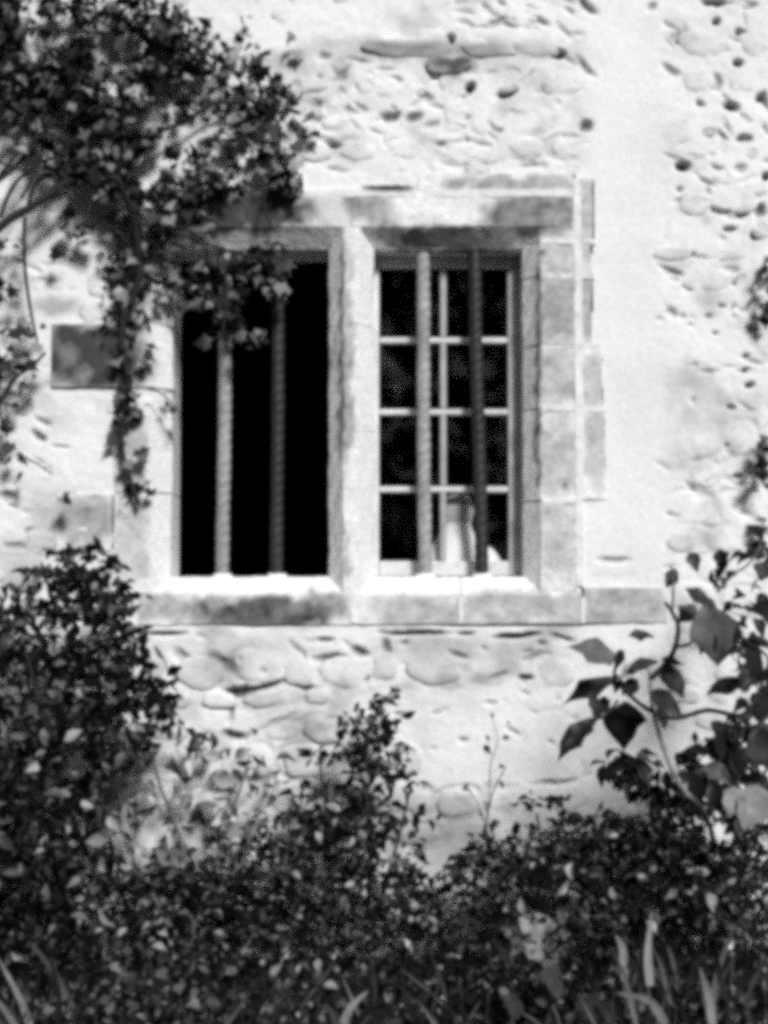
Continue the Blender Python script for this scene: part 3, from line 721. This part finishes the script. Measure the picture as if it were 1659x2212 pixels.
# --- paler plant between shrub and middle
pal = empty('pale_leaved_shrub', P(420, 2050, -.4), 'loose pale leaved shrub against the wall below the left sill', 'shrub')
CL = [(340, 1620, 80, 50, -.4, -.15, 60), (420, 1610, 60, 50, -.35, -.12, 34), (330, 1710, 110, 70, -.5, -.15, 130), (460, 1700, 90, 60, -.4, -.12, 80), (260, 1790, 110, 80, -.6, -.2, 160), (420, 1800, 120, 70, -.5, -.15, 170), (540, 1650, 60, 50, -.3, -.1, 34), (560, 1740, 70, 50, -.35, -.12, 45), (330, 1890, 120, 70, -.7, -.2, 190), (500, 1860, 100, 60, -.6, -.2, 120)]
CL = [(a, b, c, d, e * .55, f * .4, int(g * (.36 if b < 1780 else .55))) for a, b, c, d, e, f, g in CL]
plant(pal, CL, OVAL, 'oval', M_LEAFP, .030, .055, 260, bias=(.1, -.7, .5), spread=.65, hole=.50)
for pts in ([(420, 2050, -.4), (400, 1850, -.36), (340, 1680, -.3), (330, 1600, -.26)], [(430, 2050, -.4), (470, 1850, -.34), (520, 1700, -.26), (540, 1630, -.2)], [(400, 2050, -.45), (300, 1880, -.42), (250, 1760, -.4)]):
    tube('stem', pts, .006, .002, M_STEM, pal)
# --- dark bush in the middle
mid = empty('dark_bush', P(790, 2040, -.4), 'dark upright bush growing before the wall under the mullion', 'bush')
CL = [(845, 1500, 22, 16, -.3, -.2, 9), (800, 1555, 56, 30, -.42, -.2, 75), (790, 1610, 40, 40, -.42, -.2, 75), (830, 1640, 40, 30, -.4, -.2, 45), (705, 1632, 34, 12, -.36, -.24, 18), (800, 1690, 50, 40, -.46, -.2, 85), (710, 1730, 70, 36, -.46, -.2, 90), (830, 1770, 80, 40, -.5, -.2, 120),
      (760, 1790, 120, 50, -.55, -.2, 200), (690, 1850, 150, 60, -.65, -.2, 260), (850, 1860, 90, 50, -.65, -.2, 150), (890, 1695, 24, 26, -.35, -.2, 12), (600, 1810, 70, 50, -.5, -.2, 70)]
CL = [(a, b, c, d, e * .8, f * .5, int(g * 1.15)) for a, b, c, d, e, f, g in CL]
plant(mid, CL, OVAL, 'oval', M_LEAFD, .020, .036, 280)
for pts in ([(790, 2040, -.4), (800, 1850, -.36), (790, 1680, -.34), (805, 1560, -.32), (850, 1490, -.28)], [(785, 2040, -.4), (730, 1850, -.36), (700, 1720, -.34), (690, 1630, -.3)], [(795, 2040, -.4), (850, 1850, -.36), (890, 1690, -.3)]):
    tube('stem', pts, .007, .0025, M_BARK, mid)
# --- thin sprig
spr = empty('thin_sprig', P(1070, 2040, -.45), 'thin sprig with few small leaves before the bright wall right of the dark bush', 'sprig')
tube('stem', [(1070, 2040, -.45), (1060, 1900, -.45), (1050, 1800, -.45), (1062, 1720, -.45), (1090, 1660, -.45)], .004, .0015, M_STEM, spr)
tube('stem', [(1058, 1720, -.45), (1060, 1650, -.45), (1075, 1600, -.45), (1060, 1540, -.45)], .0015, .001, M_STEM, spr)
tube('stem', [(1050, 1800, -.45), (1035, 1740, -.45), (1008, 1700, -.45)], .002, .001, M_STEM, spr)
sp = [(1050, 1587, 20), (1085, 1598, 30), (1044, 1610, 26), (1090, 1662, 26), (1072, 1668, 22), (1080, 1685, 20), (1010, 1702, 34), (1040, 1730, 34), (1030, 1750, 26), (1060, 1772, 28), (1058, 1540, 14), (1092, 1560, 14), (1052, 1800, 30), (1070, 1830, 34), (1040, 1850, 34), (1090, 1880, 40)]
leaf_objs(np.array([P(a, b, -.45 + random.uniform(-.02, .02)) for a, b, c in sp]), np.array([c / 900 for a, b, c in sp]), 'oval', OVAL, M_LEAFD, spr)

# --- low hedge on the right
hed = empty('low_hedge_bush', P(1380, 2080, -.6), 'broad dark low bush spreading along the wall foot at right', 'bush')
CL = [(1170, 1730, 46, 12, -.4, -.2, 26), (1130, 1830, 90, 40, -.5, -.2, 110), (1080, 1880, 100, 40, -.6, -.2, 120), (1270, 1800, 90, 40, -.6, -.2, 190), (1380, 1790, 100, 40, -.65, -.2, 210), (1500, 1800, 120, 50, -.7, -.25, 240), (1620, 1830, 90, 80, -.75, -.25, 230),
      (1260, 1870, 140, 60, -.75, -.2, 330), (1430, 1880, 150, 70, -.8, -.25, 360), (1150, 2110, 110, 26, -1.1, -.97, 150), (1080, 2020, 28, 50, -1.0, -.9, 60), (1225, 2040, 24, 50, -1.0, -.9, 50), (1130, 2030, 60, 50, -1.0, -.97, 34), (1600, 1930, 110, 80, -.9, -.3, 260), (1180, 1920, 130, 50, -.8, -.2, 220), (1400, 1960, 170, 50, -.95, -.3, 260)]
CL += [(1560, 1860, 130, 60, -.45, -.12, 320), (1640, 1760, 50, 60, -.5, -.15, 120), (1380, 1860, 130, 50, -.4, -.12, 260)]
plant(hed, CL, OVAL, 'oval', M_LEAFD, .018, .034, 290, spread=.75, hole=.33)
for pts in ([(1380, 2080, -.6), (1300, 1920, -.5), (1260, 1800, -.4)], [(1380, 2080, -.6), (1450, 1920, -.5), (1500, 1790, -.45)], [(1390, 2080, -.6), (1570, 1950, -.5), (1630, 1820, -.5)], [(1370, 2080, -.6), (1200, 1920, -.45), (1160, 1760, -.32)]):
    tube('stem', pts, .008, .003, M_BARK, hed)

# --- big-leaved branch, right
def Q(zx, zy, y): return P(829.5 + zx / 2, 1123 + zy / 2, y)
big = empty('broad_leaved_plant', P(1540, 2040, -.75), 'branching plant with broad drooping leaves at right below the sill end', 'plant')
BL = [  # base x, y, tip x, y, width ratio, tone
 (995, 615, 838, 515, .75, 1), (1000, 690, 775, 765, .38, 0), (905, 865, 745, 1000, .48, 0), (1050, 785, 1020, 980, .85, 0), (965, 770, 905, 840, .6, 0), (890, 740, 925, 830, .5, 0), (1195, 625, 1312, 765, .6, 1),
 (1150, 740, 1285, 830, .6, 0), (1095, 690, 1025, 755, .85, 0), (1560, 690, 1390, 742, .55, 0), (1400, 365, 1440, 605, .72, 1), (1300, 298, 1450, 375, .55, 0), (1345, 370, 1275, 435, .9, 1), (1520, 430, 1440, 610, .6, 0), (1540, 510, 1665, 640, .6, 0),
 (1055, 500, 1170, 488, .5, 0), (1030, 560, 1000, 640, .6, 0), (1040, 1035, 945, 1105, .6, 0), (1090, 1010, 1160, 1035, .6, 0), (1100, 1055, 1165, 1150, .6, 0), (1410, 870, 1500, 950, .55, 0), (1330, 975, 1385, 1005, .8, 0), (1440, 920, 1470, 1040, .5, 0),
 (1260, 210, 1220, 290, .75, 1), (1320, 140, 1355, 215, .8, 1), (1455, 125, 1460, 220, .7, 0), (1580, 20, 1640, 75, .7, 0), (1650, 180, 1630, 260, .9, 0), (1200, 600, 1285, 615, .5, 0), (1060, 640, 1180, 600, .5, 1), (1000, 660, 1010, 740, .6, 0), (1180, 800, 1230, 900, .6, 1),
 (1560, 560, 1640, 700, .7, 0), (1620, 350, 1680, 430, .7, 0), (1500, 350, 1470, 400, .6, 0), (1600, 900, 1690, 1080, .9, 0), (1490, 1010, 1580, 1120, .8, 0), (1380, 1060, 1500, 1120, .6, 1), (1540, 1130, 1660, 1110, .7, 0), (1370, 1200, 1330, 1100, .6, 0), (1420, 1240, 1480, 1150, .7, 0), (1690, 760, 1620, 850, .7, 0), (1590, 640, 1560, 720, .8, 0), (1655, 620, 1700, 740, .8, 0),
]
M_BBRIGHT = leaf_mat('broad_leaf_bright', .22, .36, 1.2, .45)
M_BPALE = leaf_mat('broad_leaf_pale', .03, .12, 1.2, .45)
def big_leaf(a, b, ratio, m, roll=0.0, curl=1.0):
    tv, tf = BROAD
    d = (b - a); L = d.length; yv = d.normalized()
    nrm = Vector((math.sin(roll), -.75, .65)); nrm -= nrm.dot(yv) * yv; nrm.normalize(); xv = yv.cross(nrm)
    M3 = np.array([list(xv), list(yv), list(nrm)]).T
    s = np.array([L * ratio / .6, L, L * curl])
    tv = tv.copy(); tv[:, 2] += RNG.normal(0, .024, len(tv)); tv[:, 0] *= 1 + RNG.normal(0, .13, len(tv)); tv[:, 1] += RNG.normal(0, .012, len(tv))
    V = (tv * s) @ M3.T + np.array(list(a))
    link('leaf', mesh_np('leaf', V, tf, True), m, big)
for i, (x0, y0, x1, y1, rt, tone) in enumerate(BL):
    d0 = -.74 + .12 * math.sin(i * 2.3); d1 = d0 - random.uniform(.0, .05)
    big_leaf(Q(x0, y0, d0), Q(x1, y1, d1), rt, M_BPALE if tone else M_LEAFB, random.uniform(-.5, .5), random.uniform(.3, 1.2))
big_leaf(P(1640, 1695, -.86), P(1612, 1785, -.9), .85, M_BBRIGHT); big_leaf(P(1590, 1700, -.86), P(1580, 1762, -.88), .8, M_BBRIGHT); big_leaf(Q(1410, 400, -.8), Q(1395, 560, -.84), .5, M_BBRIGHT, .3); big_leaf(Q(1130, 620, -.8), Q(1010, 660, -.82), .5, M_BBRIGHT, -.3)
def QP(*l): return [(829.5 + a / 2, 1123 + b / 2, y) for a, b, y in l]
for pts, r0, r1, m in (
 (QP((1460, 1850, -.4), (1425, 1400, -.5), (1370, 1248, -.68), (1300, 1175, -.74), (1250, 1090, -.75), (1205, 970, -.74), (1165, 830, -.74), (1150, 690, -.74)), .0075, .005, M_STEMP),
 (QP((1165, 830, -.74), (1100, 790, -.74), (1000, 690, -.74), (1010, 600, -.74)), .006, .003, M_BARK), (QP((1180, 840, -.74), (1270, 855, -.72), (1400, 822, -.7), (1530, 845, -.7), (1590, 800, -.68), (1620, 740, -.66)), .006, .005, M_BARK),
 (QP((1150, 690, -.74), (1240, 590, -.72), (1272, 470, -.7), (1245, 400, -.7), (1215, 355, -.7)), .007, .004, M_BARK), (QP((1260, 550, -.72), (1340, 520, -.7), (1400, 380, -.7)), .004, .003, M_BARK),
 (QP((1440, 310, -.6), (1510, 235, -.6), (1570, 195, -.6), (1620, 120, -.6), (1640, 20, -.6)), .003, .002, M_STEM), (QP((1690, 780, -.7), (1640, 870, -.7), (1590, 950, -.7), (1610, 1010, -.7), (1655, 1070, -.7), (1590, 1160, -.7)), .004, .004, M_STEM),
 (QP((1245, 400, -.7), (1250, 290, -.7), (1240, 200, -.66)), .003, .002, M_STEM), (QP((905, 865, -.76), (960, 840, -.76), (1010, 780, -.75)), .004, .003, M_BARK), (QP((1620, 740, -.66), (1660, 600, -.66), (1560, 520, -.68), (1500, 430, -.7)), .004, .003, M_BARK)):
    tube('stem', pts, r0, r1, m, big)

SM = ell([(1350, 1660, 60, 26, -.5, -.3, 44), (1400, 1690, 50, 30, -.5, -.3, 40), (1530, 1640, 60, 40, -.6, -.3, 58), (1600, 1600, 60, 50, -.6, -.3, 56), (1640, 1480, 30, 60, -.6, -.3, 34), (1580, 1690, 70, 30, -.6, -.3, 50), (1580, 1380, 50, 30, -.5, -.3, 16), (1620, 1300, 40, 40, -.5, -.3, 14), (1640, 1210, 26, 40, -.5, -.3, 16), (1500, 1720, 70, 24, -.55, -.3, 40), (1560, 1260, 30, 20, -.4, -.2, 6)])
leaf_objs(SM, RNG.uniform(.03, .06, len(SM)), 'slim', OVAL, M_LEAFB, big, droop=1.0)
# --- ivy at the right edge
ivy = empty('ivy', P(1690, 1150, -.1), 'dark ivy sprigs entering at the right edge of the plain wall', 'ivy')
plant(ivy, [(1655, 600, 14, 22, -.08, -.03, 6), (1658, 660, 14, 30, -.08, -.03, 8), (1655, 960, 10, 24, -.08, -.03, 8), (1650, 1020, 14, 26, -.08, -.03, 8), (1640, 1150, 20, 30, -.08, -.03, 8), (1655, 560, 10, 12, -.08, -.03, 5)], LOBED, 'lobed', M_LEAF, .025, .045, 120)
tube('stem', [(1720, 2040, -.06), (1715, 1400, -.05), (1712, 900, -.05), (1705, 400, -.05)], .008, .004, M_BARK, ivy)
tube('stem', [(1695, 1100, -.08), (1665, 1030, -.1), (1645, 1000, -.12)], .003, .002, M_BARK, ivy); tube('stem', [(1695, 720, -.08), (1670, 650, -.1), (1650, 600, -.12)], .003, .002, M_BARK, ivy)

# --- boulder
def boulder():
    c = P(1148, 2048, -.86); rx, ry, rz = 88 / 985, .09, 88 / 985
    V = []; F = []; nu, nv = 28, 16
    for j in range(nv + 1):
        ph = math.pi * j / nv
        for i in range(nu):
            th = 2 * math.pi * i / nu
            d = np.array((math.sin(ph) * math.cos(th), math.sin(ph) * math.sin(th), math.cos(ph)))
            k = 1 + .22 * (float(fbm(d[0] + 3, d[2] + d[1] * 1.3, .6, 8, 3)) - .5) * 2 + .16 * (float(fbm(d[0] * 2, d[2] * 2 + d[1], .25, 12, 3)) - .5)
            V.append((c.x + rx * d[0] * k, c.y + ry * d[1] * k, c.z - .02 + rz * d[2] * k))
    for j in range(nv):
        for i in range(nu):
            F.append((j * nu + i, (j + 1) * nu + i, (j + 1) * nu + (i + 1) % nu, j * nu + (i + 1) % nu))
    tag(link('boulder', mesh_py('boulder', V, F), M_ROCK), 'rounded grey boulder half sunk among the plants in front of the wall', 'boulder')
boulder()

# --- strap leaves and grass blades
def blade(pts, w0, m, parent, name='leaf'):
    W_ = [P(*p) for p in pts]; C = []
    for i in range(len(W_) - 1):
        p0 = W_[max(i - 1, 0)]; p1 = W_[i]; p2 = W_[i + 1]; p3 = W_[min(i + 2, len(W_) - 1)]
        for k in range(5):
            t = k / 5; C.append(.5 * ((2 * p1) + (p2 - p0) * t + (2 * p0 - 5 * p1 + 4 * p2 - p3) * t * t + (3 * p1 - p0 - 3 * p2 + p3) * t ** 3))
    C.append(W_[-1]); V = []; F = []; n_ = len(C)
    for i, c in enumerate(C):
        d = (C[min(i + 1, n_ - 1)] - C[max(i - 1, 0)]).normalized(); u = d.cross(Vector((0, 1, .1))).normalized()
        t = i / (n_ - 1); wd = w0 * (1 - t ** 2.2) * (.7 + .3 * min(1, t * 4)) + .0004
        V += [c - u * wd, c + Vector((0, .3 * wd, 0)), c + u * wd]
    for i in range(n_ - 1):
        a = i * 3; F += [(a, a + 1, a + 4, a + 3), (a + 1, a + 2, a + 5, a + 4)]
    link(name, mesh_py(name, V, F), m, parent)
M_BLPALE = leaf_mat('pale_blade', .12, .26, 1.0, .5)
iris = empty('strap_leaved_plant', P(1430, 2200, -.95), 'clump of strappy upright leaves at the lower right in front of the boulder', 'plant')
for k in range(30):
    bx = random.gauss(1430, 85); by = random.uniform(2130, 2260); y = random.uniform(-1.15, -.85)
    ln = random.uniform(90, 210); le = random.gauss(0, .38)
    tx = bx + ln * math.sin(le); ty = by - ln * math.cos(le)
    blade([(bx, by, y), ((bx + tx) / 2 - 8 * le, (by + ty) / 2 - 14, y), (tx, ty + abs(le) * 40, y - .05)], random.uniform(.003, .006), M_GRASS, iris)
for pts in ([(1405, 2130, -1.1), (1400, 2060, -1.1), (1408, 1965, -1.1)], [(1540, 2215, -1.2), (1530, 2150, -1.2), (1512, 2090, -1.22)], [(1440, 2215, -1.2), (1400, 2160, -1.2), (1330, 2145, -1.22)], [(1350, 2120, -1.05), (1345, 2050, -1.05), (1330, 2020, -1.05)]):
    blade(pts, .0085, M_BLPALE, iris)
gr = empty('grass_tuft', P(70, 2230, -1.2), 'tuft of long pale grass blades at the lower left corner', 'grass tuft')
for pts, m in (([(70, 2230, -1.2), (40, 2150, -1.2), (-10, 2060, -1.2)], M_BLPALE), ([(160, 2180, -1.1), (110, 2090, -1.1), (60, 2030, -1.1)], M_GRASS), ([(60, 2260, -1.25), (10, 2180, -1.25), (-30, 2140, -1.25)], M_GRASS), ([(130, 2240, -1.15), (125, 2140, -1.15), (105, 2060, -1.15)], M_GRASS), ([(40, 2260, -1.2), (70, 2160, -1.2), (90, 2090, -1.2)], M_GRASS)):
    blade(pts, .0065, m, gr)
gr = empty('grass_tuft', P(750, 2240, -1.2), 'tuft with one broad pale blade at the bottom edge below the dark bush', 'grass tuft')
for pts, m in (([(735, 2240, -1.2), (755, 2180, -1.2), (795, 2140, -1.2)], M_BLPALE), ([(745, 2250, -1.2), (790, 2190, -1.2), (850, 2180, -1.2)], M_GRASS), ([(740, 2250, -1.2), (720, 2190, -1.2), (690, 2170, -1.2)], M_GRASS)):
    blade(pts, .008, m, gr)
# --- broad dock leaves near the lower right
dock = empty('dock_plant', P(1215, 2215, -1.15), 'low plant with broad pale leaves at the bottom edge beside the strap leaves', 'plant')
def dk(a, b, c, d, y, r_): 
    global big
    keep_ = big; big = dock; big_leaf(P(a, b, y), P(c, d, y - .03), r_, M_BPALE, random.uniform(-.3, .3), .6); big = keep_
dk(1170, 2150, 1200, 2085, -1.1, .6); dk(1215, 2150, 1185, 2110, -1.12, .7); dk(1260, 2200, 1290, 2150, -1.15, .8); dk(1330, 2205, 1300, 2170, -1.15, .7); dk(1130, 2190, 1090, 2150, -1.1, .6)
tube('stem', [(1215, 2260, -1.12), (1205, 2200, -1.12), (1180, 2140, -1.11)], .004, .002, M_STEM, dock); tube('stem', [(1220, 2260, -1.13), (1260, 2210, -1.14), (1290, 2200, -1.15)], .004, .002, M_STEM, dock)
tube('stem', [(1210, 2260, -1.12), (1160, 2210, -1.11), (1130, 2190, -1.1)], .004, .002, M_STEM, dock)
# --- single white flower
fl = empty('white_flower', P(1578, 2130, -1.0), 'single small white flower in the dark growth at lower right', 'flower')
tube('stem', [(1578, 2130, -1.0), (1582, 2080, -1.0), (1576, 2046, -1.0)], .002, .0015, M_STEM, fl)
fc = P(1576, 2042, -1.0)
for k in range(6):
    t = k * math.pi / 3; u = Vector((math.cos(t), -.35, math.sin(t))); s = Vector((-math.sin(t), 0, math.cos(t)))
    V = [fc, fc + u * .004 + s * .003, fc + u * .008, fc + u * .004 - s * .003]
    link('petal', mesh_py('petal', V, [(0, 1, 2, 3)]), M_PALE, fl)

# --- undergrowth over the bed, one uncountable mass
def undergrowth():
    n_ = 34000
    x = RNG.uniform(-2.1, 2.1, n_); y = -RNG.uniform(0.02, 1.75, n_)
    hm = .10 + .20 * np.exp(-((y + .42) / .28) ** 2) + .07 * np.exp(-((y + .95) / .3) ** 2)
    hm *= .35 + 1.3 * fbm(x, y, .26, 77, 3)
    hm += .12 * np.clip((np.abs(x) - .75) / .5, 0, 1) * (y > -1.0)
    z = hm * (1 - RNG.uniform(0, 1, n_) ** 1.7 * .95)
    p = np.stack([x, y, z], -1); s = RNG.uniform(.016, .036, n_)
    o = link('undergrowth', leaves_mesh('undergrowth', p, s, OVAL, (0, -.35, .8), .6, .2), M_LEAFD)
    tag(o, 'dense dark small leaved ground cover filling the bed below the wall', 'undergrowth', kind='stuff')
    n_ = 700
    x = RNG.uniform(-.75, -.25, n_) ; y = -RNG.uniform(.7, 1.4, n_); z = RNG.uniform(.03, .17, n_) + .06 * fbm(x, y, .2, 5, 2)
    o = link('ground_ivy', leaves_mesh('ground_ivy', np.stack([x, y, z], -1), RNG.uniform(.014, .03, n_), LOBED, (0, -.4, .8), .6, .2), M_GRASS)
    tag(o, 'paler patch of creeping leaves at the bottom left of the bed', 'undergrowth', kind='stuff')
    n_ = 700
    x = RNG.uniform(-1.6, 1.6, n_); y = -RNG.uniform(.5, 1.6, n_)
    Rm = frames(n_, (0, -1, .2), .4, -2.5); tv, tf = SLIM
    L = RNG.uniform(.07, .20, n_)
    loc = tv[None] * np.stack([L * .12, L, L * .6], -1)[:, None, :]
    V = np.einsum('nij,nkj->nki', Rm, loc) + np.stack([x, y, np.full(n_, .02) + .09 * RNG.random(n_)], -1)[:, None, :]
    o = link('grass', mesh_np('grass', V.reshape(-1, 3), (tf[None] + (np.arange(n_) * len(tv))[:, None, None]).reshape(-1, 3)), M_GRASS)
    tag(o, 'thin grass blades growing through the dark ground cover', 'grass', kind='stuff')
undergrowth()

# --- dark garden hedge across the lawn behind the viewer, seen only as reflections in the panes
def far_hedge():
    n_ = 16000
    x = RNG.uniform(-14, 14, n_); z = RNG.uniform(0, 1, n_) ** .9 * (7.0 + 2.0 * fbm(x, x * 0, 2.5, 3, 3)); y = -14 - RNG.uniform(0, 1.6, n_)
    o = link('garden_hedge', leaves_mesh('garden_hedge', np.stack([x, y, z], -1), RNG.uniform(.25, .5, n_), OVAL, (0, .6, .5), .6, .4), M_LEAFD)
    tag(o, 'tall dark garden hedge facing the house wall', 'hedge', kind='stuff')
far_hedge()
